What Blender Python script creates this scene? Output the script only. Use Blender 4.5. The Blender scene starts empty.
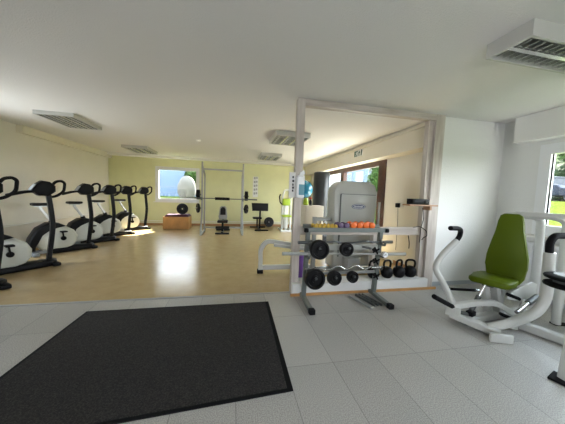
import bpy, bmesh, math, random
from math import sin, cos, pi, radians
from mathutils import Vector, Matrix
random.seed(7)
SC = bpy.context.scene
COL = SC.collection

# ------------------------------------------------------------------ camera
EYE = 1.38
F, YAW, PITCH, ROLL = 242.6, .2062, .07265, .03608
fwd = Vector((sin(YAW)*cos(PITCH), cos(YAW)*cos(PITCH), -sin(PITCH)))
rt = Vector((cos(YAW), -sin(YAW), 0)); up = rt.cross(fwd)
r2 = rt*cos(ROLL)+up*sin(ROLL); u2 = -rt*sin(ROLL)+up*cos(ROLL)
cd = bpy.data.cameras.new('camera'); cam = bpy.data.objects.new('camera', cd); COL.objects.link(cam)
M = Matrix((r2, u2, -fwd)).transposed().to_4x4(); M.translation = (0, 0, EYE); cam.matrix_world = M
cd.sensor_width = 36; cd.lens = F*36/565; cd.clip_start = .05; cd.clip_end = 300
SC.camera = cam

# ------------------------------------------------------------------ light
SC.view_settings.view_transform = 'Standard'; SC.view_settings.look = 'None'
SC.view_settings.gamma = 1; SC.view_settings.use_curve_mapping = False
SC.view_settings.exposure = 0.25
W = bpy.data.worlds.new('sky'); SC.world = W; W.use_nodes = True
nt = W.node_tree; nt.nodes.clear()
wo = nt.nodes.new('ShaderNodeOutputWorld'); bg = nt.nodes.new('ShaderNodeBackground')
tc = nt.nodes.new('ShaderNodeTexCoord'); sx = nt.nodes.new('ShaderNodeSeparateXYZ'); cr = nt.nodes.new('ShaderNodeValToRGB')
cr.color_ramp.elements[0].position = .0; cr.color_ramp.elements[0].color = (.96, .97, 1, 1)
cr.color_ramp.elements[1].position = .7; cr.color_ramp.elements[1].color = (.72, .83, 1, 1)
nt.links.new(tc.outputs['Generated'], sx.inputs[0]); nt.links.new(sx.outputs['Z'], cr.inputs[0])
nt.links.new(cr.outputs[0], bg.inputs[0]); bg.inputs[1].default_value = 17
nt.links.new(bg.outputs[0], wo.inputs[0])
sl = bpy.data.lights.new('sun', 'SUN'); sl.energy = 70; sl.angle = .01; sl.color = (1, .94, .82)
so = bpy.data.objects.new('sun', sl); COL.objects.link(so)
so.rotation_euler = Vector((-.55, -1, -.85)).to_track_quat('-Z', 'Y').to_euler()

def portal(name, loc, rot, sx_, sy_):                     # window openings: light sampling portals, they give off nothing
    l = bpy.data.lights.new(name, 'AREA'); l.shape = 'RECTANGLE'; l.size = sx_; l.size_y = sy_
    l.cycles.is_portal = True
    o = bpy.data.objects.new(name, l); COL.objects.link(o); o.location = loc; o.rotation_euler = rot
portal('portal_back', (-2.1, 10.34, 1.62), (radians(-90), 0, 0), 1.5, 1.3)
portal('portal_door', (3.45, 6.6, 1.15), (0, radians(90), 0), 2.3, 4.1)
portal('portal_right', (4.5, .92, 1.57), (0, radians(90), 0), 1.3, 3.65)
portal('portal_rear', (0, -3.05, 1.3), (radians(90), 0, 0), 1.2, 2.0)
portal('portal_left', (-4.65, 4.46, 1.1), (0, radians(-90), 0), 2.1, .85)

# ------------------------------------------------------------------ materials
MAT = {}
def mat(name, col, rough=.5, metal=0, var=.0, vscale=8, bump=0, bscale=200, coat=0, spec=.5, detail=3):
    m = bpy.data.materials.new(name); m.use_nodes = True; MAT[name] = m
    n = m.node_tree; b = n.nodes['Principled BSDF']
    b.inputs['Base Color'].default_value = (*col, 1); b.inputs['Roughness'].default_value = rough
    b.inputs['Metallic'].default_value = metal; b.inputs['Coat Weight'].default_value = coat
    b.inputs['Specular IOR Level'].default_value = spec
    t = n.nodes.new('ShaderNodeTexCoord')
    if var:
        q = n.nodes.new('ShaderNodeTexNoise'); q.inputs['Scale'].default_value = vscale; q.inputs['Detail'].default_value = detail
        r = n.nodes.new('ShaderNodeValToRGB')
        r.color_ramp.elements[0].position = .3; r.color_ramp.elements[1].position = .7
        r.color_ramp.elements[0].color = (*[c*(1-var) for c in col], 1)
        r.color_ramp.elements[1].color = (*[min(1, c*(1+var)) for c in col], 1)
        n.links.new(t.outputs['Object'], q.inputs['Vector']); n.links.new(q.outputs['Fac'], r.inputs[0])
        n.links.new(r.outputs[0], b.inputs['Base Color'])
    if bump:
        q = n.nodes.new('ShaderNodeTexNoise'); q.inputs['Scale'].default_value = bscale; q.inputs['Detail'].default_value = 4
        k = n.nodes.new('ShaderNodeBump'); k.inputs['Strength'].default_value = bump; k.inputs['Distance'].default_value = .02
        n.links.new(t.outputs['Object'], q.inputs['Vector']); n.links.new(q.outputs['Fac'], k.inputs['Height'])
        n.links.new(k.outputs[0], b.inputs['Normal'])
    return m
mat('plaster_ceiling', (.71, .70, .685), .9, bump=.35, bscale=110)
mat('wall_white', (.74, .74, .72), .85, bump=.35, bscale=70)
mat('wall_cream', (.76, .73, .66), .85, bump=.2, bscale=70, var=.02, vscale=2)
mat('wall_lime', (.72, .72, .43), .85, bump=.15, bscale=70, var=.03, vscale=3)
mat('white_trim', (.78, .77, .73), .5)
mat('soffit_cream', (.72, .68, .58), .7)
mat('window_plastic', (.80, .81, .82), .3)
mat('baseboard_grey', (.36, .39, .42), .5)
mat('baseboard_wood', (.42, .22, .10), .5, var=.15, vscale=6)
mat('brown_frame', (.070, .022, .011), .35, var=.25, vscale=14)
mat('black_plastic', (.004, .004, .005), .42, spec=.15)
mat('black_satin', (.005, .005, .006), .3, spec=.15)
mat('black_rubber', (.005, .005, .006), .7, bump=.1, spec=.15)
mat('black_iron', (.005, .005, .006), .45, var=.2, vscale=30, spec=.2)
mat('black_pad', (.010, .010, .011), .55, spec=.3)
mat('bike_shell', (.55, .57, .53), .3, coat=.3)
mat('bike_grey', (.25, .28, .31), .35)
mat('seat_post_silver', (.55, .56, .58), .3, .8)
mat('white_paint', (.56, .565, .54), .28, coat=.4)
mat('grey_paint', (.34, .35, .34), .35, .2)
mat('steel', (.55, .55, .55), .25, 1)
mat('dark_steel', (.12, .13, .13), .38, .7)
mat('rack_grey', (.17, .19, .18), .4, .4)
mat('green_vinyl', (.085, .125, .002), .5, bump=.08, bscale=120, spec=.2)
mat('green_pad', (.30, .42, .02), .5)
mat('shroud_grey', (.44, .45, .42), .38, coat=.15)
mat('logo_blue', (.05, .07, .16), .3)
mat('logo_white', (.75, .76, .78), .4)
mat('orange_vinyl', (.72, .13, .008), .4)
mat('yellow_vinyl', (.48, .30, .02), .4)
mat('purple_vinyl', (.095, .055, .12), .45)
mat('purple_foam', (.16, .06, .30), .7)
mat('mat_maroon', (.07, .015, .035), .7)
mat('step_wood', (.50, .26, .09), .45, var=.15, vscale=5)
mat('paper', (.78, .78, .76), .8)
mat('ink', (.03, .03, .035), .8)
mat('label_blue', (.12, .30, .38), .4)
mat('dispenser_white', (.80, .82, .84), .3)
mat('ball_blue', (.01, .17, .30), .2, coat=.5)
mat('bag_black', (.022, .024, .028), .38)
mat('cabinet_beige', (.70, .66, .58), .5)
mat('red_plastic', (.6, .03, .02), .4)
mat('radiator', (.74, .75, .76), .35)
mat('exit_green', (.0, .075, .04), .5)
mat('reflector', (.8, .81, .8), .22, 1)
mat('tube_lamp', (.85, .86, .86), .3)
mat('grass', (.036, .052, .008), 1, var=.3, vscale=6, spec=0)
mat('dark_print', (.25, .26, .26), .7)
mat('asphalt', (.022, .022, .023), 1, var=.1, spec=0)
mat('bounce_paving', (.50, .48, .44), .9, var=.1, spec=.1)
mat('lamp_housing', (.50, .50, .47), .5)
mat('lamp_tray', (.30, .31, .30), .35, .6)
mat('leaf', (.02, .042, .008), .8, var=.5, vscale=9, spec=.1)
mat('leaf_dark', (.008, .018, .005), .8, var=.4, vscale=9, spec=.1)
mat('bark', (.10, .07, .05), .9, var=.3)
mat('facade_blue', (.05, .078, .12), .8, var=.06, vscale=2)
mat('facade_white', (.16, .17, .18), .8)
mat('facade_bright', (.5, .5, .5), .8)
mat('facade_glass', (.05, .08, .13), .15)
mat('stone', (.048, .044, .037), .9, var=.25, vscale=3, bump=.4, bscale=6)
mat('car_paint', (.008, .011, .02), .4, spec=.2, coat=.08)
mat('car_glass', (.01, .012, .015), .5, spec=.15)
mat('rail_white', (.09, .095, .10), .6, spec=.2)
mat('shelf_wood', (.36, .20, .11), .5, var=.15, vscale=9)
mat('kerb', (.35, .35, .34), .9)

def nodes(m): return m.node_tree, m.node_tree.nodes['Principled BSDF']
def ramp(n, a, ca, b, cb):
    r = n.nodes.new('ShaderNodeValToRGB'); e = r.color_ramp.elements
    e[0].position = a; e[1].position = b; e[0].color = (*ca, 1); e[1].color = (*cb, 1); return r
# grey speckled vinyl tile, two seam directions, tone differs tile to tile
def floor_tile():
    m = mat('vinyl_tile', (.4, .4, .4), .34, bump=.12, bscale=160); n, b = nodes(m)
    t = n.nodes.new('ShaderNodeTexCoord'); mp = n.nodes.new('ShaderNodeMapping'); mp.inputs['Location'].default_value = (-.05, .61, 0)
    br = n.nodes.new('ShaderNodeTexBrick'); br.offset = 0; br.inputs['Scale'].default_value = 1
    br.inputs['Brick Width'].default_value = .4; br.inputs['Row Height'].default_value = .8; br.inputs['Mortar Size'].default_value = .003
    br.inputs['Mortar Smooth'].default_value = .3; br.inputs['Bias'].default_value = 0
    br.inputs['Color1'].default_value = (.47, .46, .435, 1); br.inputs['Color2'].default_value = (.40, .39, .37, 1); br.inputs['Mortar'].default_value = (.24, .235, .225, 1)
    n.links.new(t.outputs['Object'], mp.inputs[0]); n.links.new(mp.outputs[0], br.inputs[0])
    no = n.nodes.new('ShaderNodeTexNoise'); no.inputs['Scale'].default_value = 140; no.inputs['Detail'].default_value = 2
    r = ramp(n, .40, (.60, .60, .60), .60, (1.15, 1.15, 1.13)); n.links.new(t.outputs['Object'], no.inputs[0]); n.links.new(no.outputs[0], r.inputs[0])
    mx = n.nodes.new('ShaderNodeMix'); mx.data_type = 'RGBA'; mx.blend_type = 'MULTIPLY'; mx.inputs[0].default_value = .75
    n.links.new(br.outputs[0], mx.inputs[6]); n.links.new(r.outputs[0], mx.inputs[7]); n.links.new(mx.outputs[2], b.inputs['Base Color'])
floor_tile()
def lino():
    m = mat('linoleum', (.4, .28, .13), .22, bump=.03, bscale=20); n, b = nodes(m)
    t = n.nodes.new('ShaderNodeTexCoord')
    no = n.nodes.new('ShaderNodeTexNoise'); no.inputs['Scale'].default_value = 5; no.inputs['Detail'].default_value = 8; no.inputs['Roughness'].default_value = .7
    r = ramp(n, .35, (.41, .295, .150), .65, (.475, .355, .19)); n.links.new(t.outputs['Object'], no.inputs[0]); n.links.new(no.outputs[0], r.inputs[0]); n.links.new(r.outputs[0], b.inputs['Base Color'])
lino()
def doormat():
    m = mat('coir', (.02, .02, .02), .95, bump=1, bscale=170); n, b = nodes(m)
    t = n.nodes.new('ShaderNodeTexCoord')
    no = n.nodes.new('ShaderNodeTexNoise'); no.inputs['Scale'].default_value = 120; no.inputs['Detail'].default_value = 3
    r = ramp(n, .42, (.008, .007, .007), .68, (.042, .037, .035)); n.links.new(t.outputs['Object'], no.inputs[0]); n.links.new(no.outputs[0], r.inputs[0]); n.links.new(r.outputs[0], b.inputs['Base Color'])
doormat()
def timber():
    m = mat('whitewashed_timber', (.6, .55, .5), .6); n, b = nodes(m)
    t = n.nodes.new('ShaderNodeTexCoord'); mp = n.nodes.new('ShaderNodeMapping'); mp.inputs['Scale'].default_value = (1, 1, .12)
    no = n.nodes.new('ShaderNodeTexNoise'); no.inputs['Scale'].default_value = 16; no.inputs['Detail'].default_value = 6
    r = ramp(n, .3, (.40, .345, .30), .65, (.57, .52, .47))
    n.links.new(t.outputs['Object'], mp.inputs[0]); n.links.new(mp.outputs[0], no.inputs[0]); n.links.new(no.outputs[0], r.inputs[0]); n.links.new(r.outputs[0], b.inputs['Base Color'])
timber()
MAT['whitewashed_timber_beam'] = MAT['whitewashed_timber'].copy(); MAT['whitewashed_timber_beam'].name = 'whitewashed_timber_beam'
[k for k in MAT['whitewashed_timber_beam'].node_tree.nodes if k.type == 'MAPPING'][0].inputs['Scale'].default_value = (.12, 1, 1)
def glass():
    m = bpy.data.materials.new('pane_glass'); m.use_nodes = True; MAT['pane_glass'] = m; n = m.node_tree; n.nodes.clear()
    o = n.nodes.new('ShaderNodeOutputMaterial'); a = n.nodes.new('ShaderNodeBsdfTransparent'); g = n.nodes.new('ShaderNodeBsdfGlossy'); g.inputs['Roughness'].default_value = .02
    x = n.nodes.new('ShaderNodeMixShader'); x.inputs[0].default_value = .05; a.inputs[0].default_value = (.95, .97, .96, 1)
    n.links.new(a.outputs[0], x.inputs[1]); n.links.new(g.outputs[0], x.inputs[2]); n.links.new(x.outputs[0], o.inputs[0])
glass()

# ------------------------------------------------------------------ mesh helpers
def V(*a): return Vector(a)
class MB:
    def __init__(s): s.bm = bmesh.new()
    def _mv(s, vs, m): bmesh.ops.transform(s.bm, matrix=m, verts=vs)
    def box(s, c, d, rz=0, rx=0, ry=0, bev=0, seg=2):
        r = bmesh.ops.create_cube(s.bm, size=1); vs = r['verts']
        m = Matrix.Translation(c) @ Matrix.Rotation(rz, 4, 'Z') @ Matrix.Rotation(ry, 4, 'Y') @ Matrix.Rotation(rx, 4, 'X') @ Matrix.Diagonal((*d, 1))
        s._mv(vs, m)
        if bev:
            ed = list({e for v in vs for e in v.link_edges})
            bmesh.ops.bevel(s.bm, geom=ed, offset=bev, segments=seg, profile=.5, affect='EDGES')
        return s
    def ext(s, x0, x1, y0, y1, z0, z1, bev=0):
        return s.box(((x0+x1)/2, (y0+y1)/2, (z0+z1)/2), (abs(x1-x0), abs(y1-y0), abs(z1-z0)), bev=bev)
    def cyl(s, a, b, r, r2=None, n=20, bev=0):
        a, b = Vector(a), Vector(b); d = b-a
        q = d.to_track_quat('Z', 'Y').to_matrix().to_4x4()
        R = bmesh.ops.create_cone(s.bm, cap_ends=True, segments=n, radius1=r, radius2=r if r2 is None else r2, depth=d.length)
        s._mv(R['verts'], Matrix.Translation((a+b)/2) @ q)
        if bev:
            ed = [e for e in {e for v in R['verts'] for e in v.link_edges} if any(len(f.verts) > 4 for f in e.link_faces)]
            bmesh.ops.bevel(s.bm, geom=ed, offset=bev, segments=2, profile=.5, affect='EDGES')
        return s
    def sphere(s, c, d, n=20, rot=None):
        R = bmesh.ops.create_uvsphere(s.bm, u_segments=n, v_segments=n//2+2, radius=1)
        m = Matrix.Translation(c) @ (rot.to_4x4() if rot else Matrix.Identity(4)) @ Matrix.Diagonal((d[0], d[1], d[2], 1) if hasattr(d, '__len__') else (d, d, d, 1))
        s._mv(R['verts'], m); return s
    def sweep(s, pts, sec, fil=0, closed=False, n=12, upv=(0, 0, 1)):
        P = [Vector(p) for p in pts]
        if fil and len(P) > 2:                        # round the corners
            o = []; N = len(P)
            for i, p in enumerate(P):
                if not closed and i in (0, N-1): o.append(p); continue
                a, b = P[i-1], P[(i+1) % N]
                k = min(fil, (a-p).length*.48, (b-p).length*.48)
                s0 = p+(a-p).normalized()*k; s1 = p+(b-p).normalized()*k
                for j in range(6):
                    t = j/5; o.append(s0*(1-t)**2+p*2*t*(1-t)+s1*t*t)
            P = o
        if isinstance(sec, (int, float)): S = [(sec*cos(2*pi*i/n), sec*sin(2*pi*i/n)) for i in range(n)]
        else:
            w, h = sec[0]/2, sec[1]/2; c = min(w, h)*.25
            S = [(w, h-c), (w-c, h), (-w+c, h), (-w, h-c), (-w, -h+c), (-w+c, -h), (w-c, -h), (w, -h+c)]
        N = len(P); T = []
        for i in range(N):
            a = P[i-1] if (i > 0 or closed) else P[i]; b = P[(i+1) % N] if (i < N-1 or closed) else P[i]
            T.append((b-a).normalized())
        u = Vector(upv); 
        if abs(u.dot(T[0])) > .95: u = Vector((1, 0, 0))
        u = (u-T[0]*u.dot(T[0])).normalized(); rings = []
        for i in range(N):
            if i: u = (u-T[i]*u.dot(T[i])).normalized()
            v = T[i].cross(u)
            rings.append([s.bm.verts.new(P[i]+v*x+u*y) for x, y in S])
        L = len(S)
        for i in range(N if closed else N-1):
            A, B = rings[i], rings[(i+1) % N]
            for j in range(L): s.bm.faces.new((A[j], A[(j+1) % L], B[(j+1) % L], B[j]))
        if not closed: s.bm.faces.new(rings[0][::-1]); s.bm.faces.new(rings[-1])
        return s
    def prism(s, pts, m, t, bev=0, seg=3):            # outline in local xy, thickness t along local z, placed by matrix m
        a = [s.bm.verts.new((p[0], p[1], -t/2)) for p in pts]; b = [s.bm.verts.new((p[0], p[1], t/2)) for p in pts]; n = len(pts)
        fs = [s.bm.faces.new(a[::-1]), s.bm.faces.new(b)]
        for i in range(n): s.bm.faces.new((a[i], a[(i+1) % n], b[(i+1) % n], b[i]))
        if bev:
            ed = [e for e in list(fs[0].edges)+list(fs[1].edges)]
            r = bmesh.ops.bevel(s.bm, geom=ed, offset=bev, segments=seg, profile=.5, affect='EDGES')
            vs = set(r['verts']) | {v for v in a+b if v.is_valid}
            vs = {v for v in vs if v.is_valid}
        else: vs = a+b
        s._mv(list(vs), m); return s
    def lathe(s, prof, m=None, n=28):
        rg = []
        for r, z in prof: rg.append([s.bm.verts.new((r*cos(2*pi*i/n), r*sin(2*pi*i/n), z)) for i in range(n)] if r > 1e-6 else [s.bm.verts.new((0, 0, z))])
        for A, B in zip(rg, rg[1:]):
            for i in range(n):
                j = (i+1) % n
                if len(A) == 1 and len(B) == 1: continue
                if len(A) == 1: s.bm.faces.new((A[0], B[j], B[i]))
                elif len(B) == 1: s.bm.faces.new((A[i], A[j], B[0]))
                else: s.bm.faces.new((A[i], A[j], B[j], B[i]))
        if m is not None: s._mv([v for q in rg for v in q], m)
        return s
    def build(s, name, m, parent=None, world=False, smooth=True, angle=35):
        me = bpy.data.meshes.new(name)
        if world and parent is not None:
            bpy.context.view_layer.update()
            bmesh.ops.transform(s.bm, matrix=wm(parent).inverted(), verts=s.bm.verts[:])
        bmesh.ops.recalc_face_normals(s.bm, faces=s.bm.faces[:])
        s.bm.to_mesh(me); s.bm.free()
        me.materials.append(MAT[m])
        if smooth:
            me.polygons.foreach_set('use_smooth', [True]*len(me.polygons))
            try: me.set_sharp_from_angle(angle=radians(angle))
            except Exception: pass
        o = bpy.data.objects.new(name, me); COL.objects.link(o)
        if parent is not None: o.parent = parent
        return o
def wm(o):
    m = Matrix.LocRotScale(o.location, o.rotation_euler, o.scale)
    return wm(o.parent) @ m if o.parent else m
def thing(name, label, cat, loc=(0, 0, 0), rz=0, group=None):
    o = bpy.data.objects.new(name, None); COL.objects.link(o); o.location = loc; o.rotation_euler = (0, 0, rz); o.empty_display_size = .1
    return tag(o, label, cat, group)
def tag(o, label, cat, group=None, kind=None):
    o['label'] = label; o['category'] = cat
    if group: o['group'] = group
    if kind: o['kind'] = kind
    return o
def struct(o, label=None):
    o['kind'] = 'structure'
    if label: o['label'] = label
    return o
def dup(root, loc=None, rz=None, label=None):
    def cp(o, par):
        c = o.copy(); COL.objects.link(c)
        if par is not None: c.parent = par
        for ch in KIDS(o): cp(ch, c)
        return c
    r = cp(root, None)
    if loc: r.location = loc
    if rz is not None: r.rotation_euler = (0, 0, rz)
    if label: r['label'] = label
    return r
def KIDS(o): return [c for c in COL.objects if c.parent == o]
def frame(o, x, y):  # matrix from origin and two in-plane axes
    x = Vector(x).normalized(); z = x.cross(Vector(y)).normalized(); y = z.cross(x)
    m = Matrix((x, y, z)).transposed().to_4x4(); m.translation = o; return m

# ------------------------------------------------------------------ room shell
CH = 2.66
XL, XR, XF = -4.55, 3.4, 4.35       # left wall, back-room right wall, front-room right wall
YB, YT, YR = 10.3, 3.25, -3.0       # back wall, partition line, wall behind
struct(MB().ext(XL, XF, YR, YT, -.1, 0).build('floor', 'vinyl_tile', smooth=False), 'grey speckled vinyl tile floor')
struct(MB().ext(XL, XR+.0, YT, YB, -.1, .0).build('floor_back', 'linoleum', smooth=False), 'glossy tan linoleum floor of the training area')
struct(MB().ext(XL-.2, XF+.2, YR-.2, YB+.3, CH, CH+.2).build('ceiling', 'plaster_ceiling', smooth=False), 'rough white plaster ceiling')
def wall_y(name, y0, y1, x0, x1, holes, m):            # wall spanning x with rectangular holes (hx0,hx1,hz0,hz1)
    b = MB(); x = x0
    for hx0, hx1, hz0, hz1 in sorted(holes):
        if hx0 > x: b.ext(x, hx0, y0, y1, 0, CH)
        if hz0 > 0: b.ext(hx0, hx1, y0, y1, 0, hz0)
        if hz1 < CH: b.ext(hx0, hx1, y0, y1, hz1, CH)
        x = hx1
    if x < x1: b.ext(x, x1, y0, y1, 0, CH)
    return struct(b.build(name, m, smooth=False))
def wall_x(name, x0, x1, y0, y1, holes, m):
    b = MB(); y = y0
    for hy0, hy1, hz0, hz1 in sorted(holes):
        if hy0 > y: b.ext(x0, x1, y, hy0, 0, CH)
        if hz0 > 0: b.ext(x0, x1, hy0, hy1, 0, hz0)
        if hz1 < CH: b.ext(x0, x1, hy0, hy1, hz1, CH)
        y = hy1
    if y < y1: b.ext(x0, x1, y, y1, 0, CH)
    return struct(b.build(name, m, smooth=False))
BW = (-2.95, -1.30, .93, 2.30)
wall_y('wall_back', YB, YB+.22, XL, XR+.2, [BW], 'wall_lime')
wall_x('wall_left', XL-.22, XL, YR-.2, YB+.22, [(4.02, 4.90, .04, 2.15)], 'wall_cream')
wall_x('wall_right_back', XR, XR+.2, YT+.12, YB, [(4.95, 8.75, .0, 2.26)], 'wall_cream')
wall_y('wall_front', YT, YT+.12, 3.14, XF+.2, [], 'wall_white')
RW = [(-.9, 2.74, .93, 2.22)]
wall_x('wall_right', XF, XF+.2, YR, YT, RW, 'wall_white')
wall_y('wall_rear', YR-.2, YR, XL, XF+.2, [(-.6, .6, .3, 2.3)], 'wall_white')

# soffits and trims
struct(MB().ext(XL, XL+.12, 6.35, YB, 2.50, CH).build('trim_1', 'soffit_cream', smooth=False), 'boxed cream soffit along the left wall')
struct(MB().ext(XL, 3.1, 9.95, YB, 2.60, CH).build('trim_2', 'white_trim', smooth=False), 'white boxed beam above the lime wall')
b = MB().ext(3.1, XR, YT+.12, YB, 2.25, CH); b.ext(3.06, 3.1, YT+.12, YB, 2.58, 2.62); struct(b.build('trim_3', 'soffit_cream', smooth=False), 'deep cream soffit above the brown door')
b = MB().ext(4.20, XF, YR, 3.0, 2.28, CH); b.ext(4.18, 4.20, YR, 3.0, 2.28, 2.31); struct(b.build('trim_4', 'white_trim', smooth=False), 'white roller shutter box above the window')
struct(MB().ext(3.14, XF, YT-.015, YT, 0, .06).build('baseboard_front', 'baseboard_grey', smooth=False))
struct(MB().ext(XL, XR, YB-.02, YB, 0, .07).build('baseboard_back', 'baseboard_wood', smooth=False))
struct(MB().ext(XL, XL+.015, YT, YB-.02, 0, .07).build('baseboard_left', 'baseboard_wood', smooth=False))
struct(MB().ext(XF-.015, XF, YR, YT-.015, 0, .06).build('baseboard_right', 'baseboard_grey', smooth=False))
struct(MB().ext(XR-.012, XR, YT+.12, 4.5, 0, .07).build('baseboard_right_back', 'baseboard_wood', smooth=False))
struct(MB().ext(XL, .84, YT-.02, YT+.02, 0, .006).build('trim_5', 'kerb', smooth=False), 'grey strip between tile and linoleum')
pb = MB(); pb.cyl((XL+.05, 5.3, .52), (XL+.05, YB-.06, .52), .018); 
for y in (6, 7.5, 9): pb.box((XL+.025, y, .52), (.05, .03, .03))
struct(pb.build('trim_6', 'white_trim'), 'white pipe running low along the left wall')
pb = MB().cyl((XL+.1, YB-.05, .17), (XR-.1, YB-.05, .17), .016); pb.cyl((XL+.1, YB-.05, .11), (XR-.1, YB-.05, .11), .014)
struct(pb.build('trim_7', 'white_trim'), 'white heating pipes along the lime wall')

# back window
x0, x1, z0, z1 = BW; yw = YB+.03
b = MB(); t = .065
b.ext(x0, x1, yw, yw+.08, z1-t, z1); b.ext(x0, x1, yw, yw+.08, z0, z0+t); b.ext(x0, x0+t, yw, yw+.08, z0+t, z1-t); b.ext(x1-t, x1, yw, yw+.08, z0+t, z1-t)
w1 = struct(b.build('window_1', 'window_plastic', smooth=False), 'white framed window in the lime wall')
b = MB(); X0, X1, Z0, Z1 = x0+t, x1-t, z0+t, z1-t; s = .07
b.ext(X0, X1, yw-.02, yw+.05, Z1-s, Z1); b.ext(X0, X1, yw-.02, yw+.05, Z0, Z0+s); b.ext(X0, X0+s, yw-.02, yw+.05, Z0+s, Z1-s); b.ext(X1-s, X1, yw-.02, yw+.05, Z0+s, Z1-s)
sash = b.build('sash', 'window_plastic', w1, smooth=False)
MB().ext(X0+s, X1-s, yw+.01, yw+.02, Z0+s, Z1-s).build('pane', 'pane_glass', sash, smooth=False)
MB().box((X0+s/2, yw-.04, 1.6), (.03, .03, .12), bev=.008).build('handle', 'window_plastic', sash)
MB().ext(x0-.04, x1+.04, YB-.06, YB+.03, z0-.035, z0).build('window_sill', 'white_trim', w1, smooth=False)

# brown glazed door in the right wall of the training area
b = MB(); y0, y1, z1 = 4.95, 8.75, 2.26; t = .26; xa, xb = XR-.03, XR+.09
b.ext(xa, xb, y0, y0+t, 0, z1); b.ext(xa, xb, y1-t, y1, 0, z1); b.ext(xa, xb, y0+t, y1-t, z1-.13, z1); b.ext(xa, xb, y0+t, y1-t, 0, .12)
b.ext(xa, xb, 7.05, 7.25, .12, z1-.13)
dr = struct(b.build('door_1', 'brown_frame', smooth=False), 'brown timber glazed door and side light')
for a, c in ((y0+t, 7.05), (7.25, y1-t)): MB().ext(XR+.02, XR+.03, a, c, .12, z1-.13).build('pane', 'pane_glass', dr, smooth=False)
MB().sweep([(XR-.03, 7.15, 1.0), (XR-.09, 7.15, 1.0), (XR-.09, 7.02, 1.0)], .011, .02).build('door_handle', 'steel', dr)

# right window of the front room
b = MB(); y0, y1, z0, z1 = RW[0]; t = .07; xa, xb = XF-.005, XF+.09
b.ext(xa, xb, y0, y1, z1-t, z1); b.ext(xa, xb, y0, y1, z0, z0+t)
for yy in (y1-t, 1.02, y0): b.ext(xa, xb, yy, yy+t, z0+t, z1-t)
w2 = struct(b.build('window_2', 'window_plastic', smooth=False), 'white framed window in the right wall')
for a, c in ((1.09, y1-t), (y0+t, 1.02)):
    b = MB(); s = .075; A, C, Z0, Z1 = a, c, z0+t, z1-t
    b.ext(xa-.02, xb-.03, A, C, Z1-s, Z1); b.ext(xa-.02, xb-.03, A, C, Z0, Z0+s); b.ext(xa-.02, xb-.03, A, A+s, Z0+s, Z1-s); b.ext(xa-.02, xb-.03, C-s, C, Z0+s, Z1-s)
    sh = b.build('sash', 'window_plastic', w2, smooth=False)
    MB().ext(XF+.02, XF+.03, A+s, C-s, Z0+s, Z1-s).build('pane', 'pane_glass', sh, smooth=False)
    g = MB(); g.ext(XF+.005, XF+.018, C-s-.012, C-s, Z0+s, Z1-s); g.build('seal', 'black_rubber', sh, smooth=False)
MB().ext(XF-.13, XF, y0, y1+.03, z0-.04, z0-.005, bev=.006).build('window_sill', 'white_trim', w2)
b = MB(); b.ext(-.6, .6, YR-.12, YR-.06, .3, .37); b.ext(-.6, .6, YR-.12, YR-.06, 2.23, 2.3)
for xx in (-.6, -.035, .53): b.ext(xx, xx+.07, YR-.12, YR-.06, .37, 2.23)
struct(b.build('window_added', 'window_plastic', smooth=False), 'added window behind the camera, lets in fill light')  # made-up window out of view, brings fill light to the front room

b = MB(); xa, xb = XL-.09, XL+.01
b.ext(xa, xb, 4.02, 4.10, .04, 2.15); b.ext(xa, xb, 4.82, 4.90, .04, 2.15); b.ext(xa, xb, 4.1, 4.82, 2.07, 2.15); b.ext(xa, xb, 4.1, 4.82, .04, .12)
dl = struct(b.build('door_added', 'brown_frame', smooth=False), 'added glazed door in the left wall, lets in extra daylight')  # added door, mostly out of view, brightens the training area
MB().ext(XL-.05, XL-.04, 4.1, 4.82, .12, 2.07).build('pane', 'pane_glass', dl, smooth=False)

# timber frame between the two areas
tf = thing('partition_frame', 'whitewashed rough timber frame opening between grey tiles and tan floor', 'frame', (.88, YT, 0))
MB().ext(.83, .93, 3.20, 3.30, 0, CH).build('post', 'whitewashed_timber', tf, True, smooth=False)
b = MB().ext(2.90, 2.98, 3.24, 3.33, 0, CH); b.ext(2.98, 3.14, 3.20, 3.30, 0, CH); b.build('post', 'whitewashed_timber', tf, True, smooth=False)
MB().ext(.93, 2.98, 3.20, 3.30, 2.575, 2.675).build('header_beam', 'whitewashed_timber_beam', tf, True, smooth=False)
MB().ext(.93, 2.90, 3.27, 3.30, .82, .94).build('cross_rail', 'whitewashed_timber_beam', tf, True, smooth=False)
MB().ext(.83, 2.98, 3.12, 3.20, 0, .16).build('sill_board', 'wall_white', tf, True, smooth=False)
MB().ext(.93, 2.90, 3.20, 3.38, 0, .16).build('sill_board', 'wall_white', tf, True, smooth=False)
MB().ext(.80, 3.12, 3.10, 3.118, 0, .035).build('kick_strip', 'step_wood', tf, True, smooth=False)
MB().ext(2.12, 2.22, 3.301, 3.39, .16, .94).build('middle_post', 'whitewashed_timber', tf, True, smooth=False)

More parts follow.
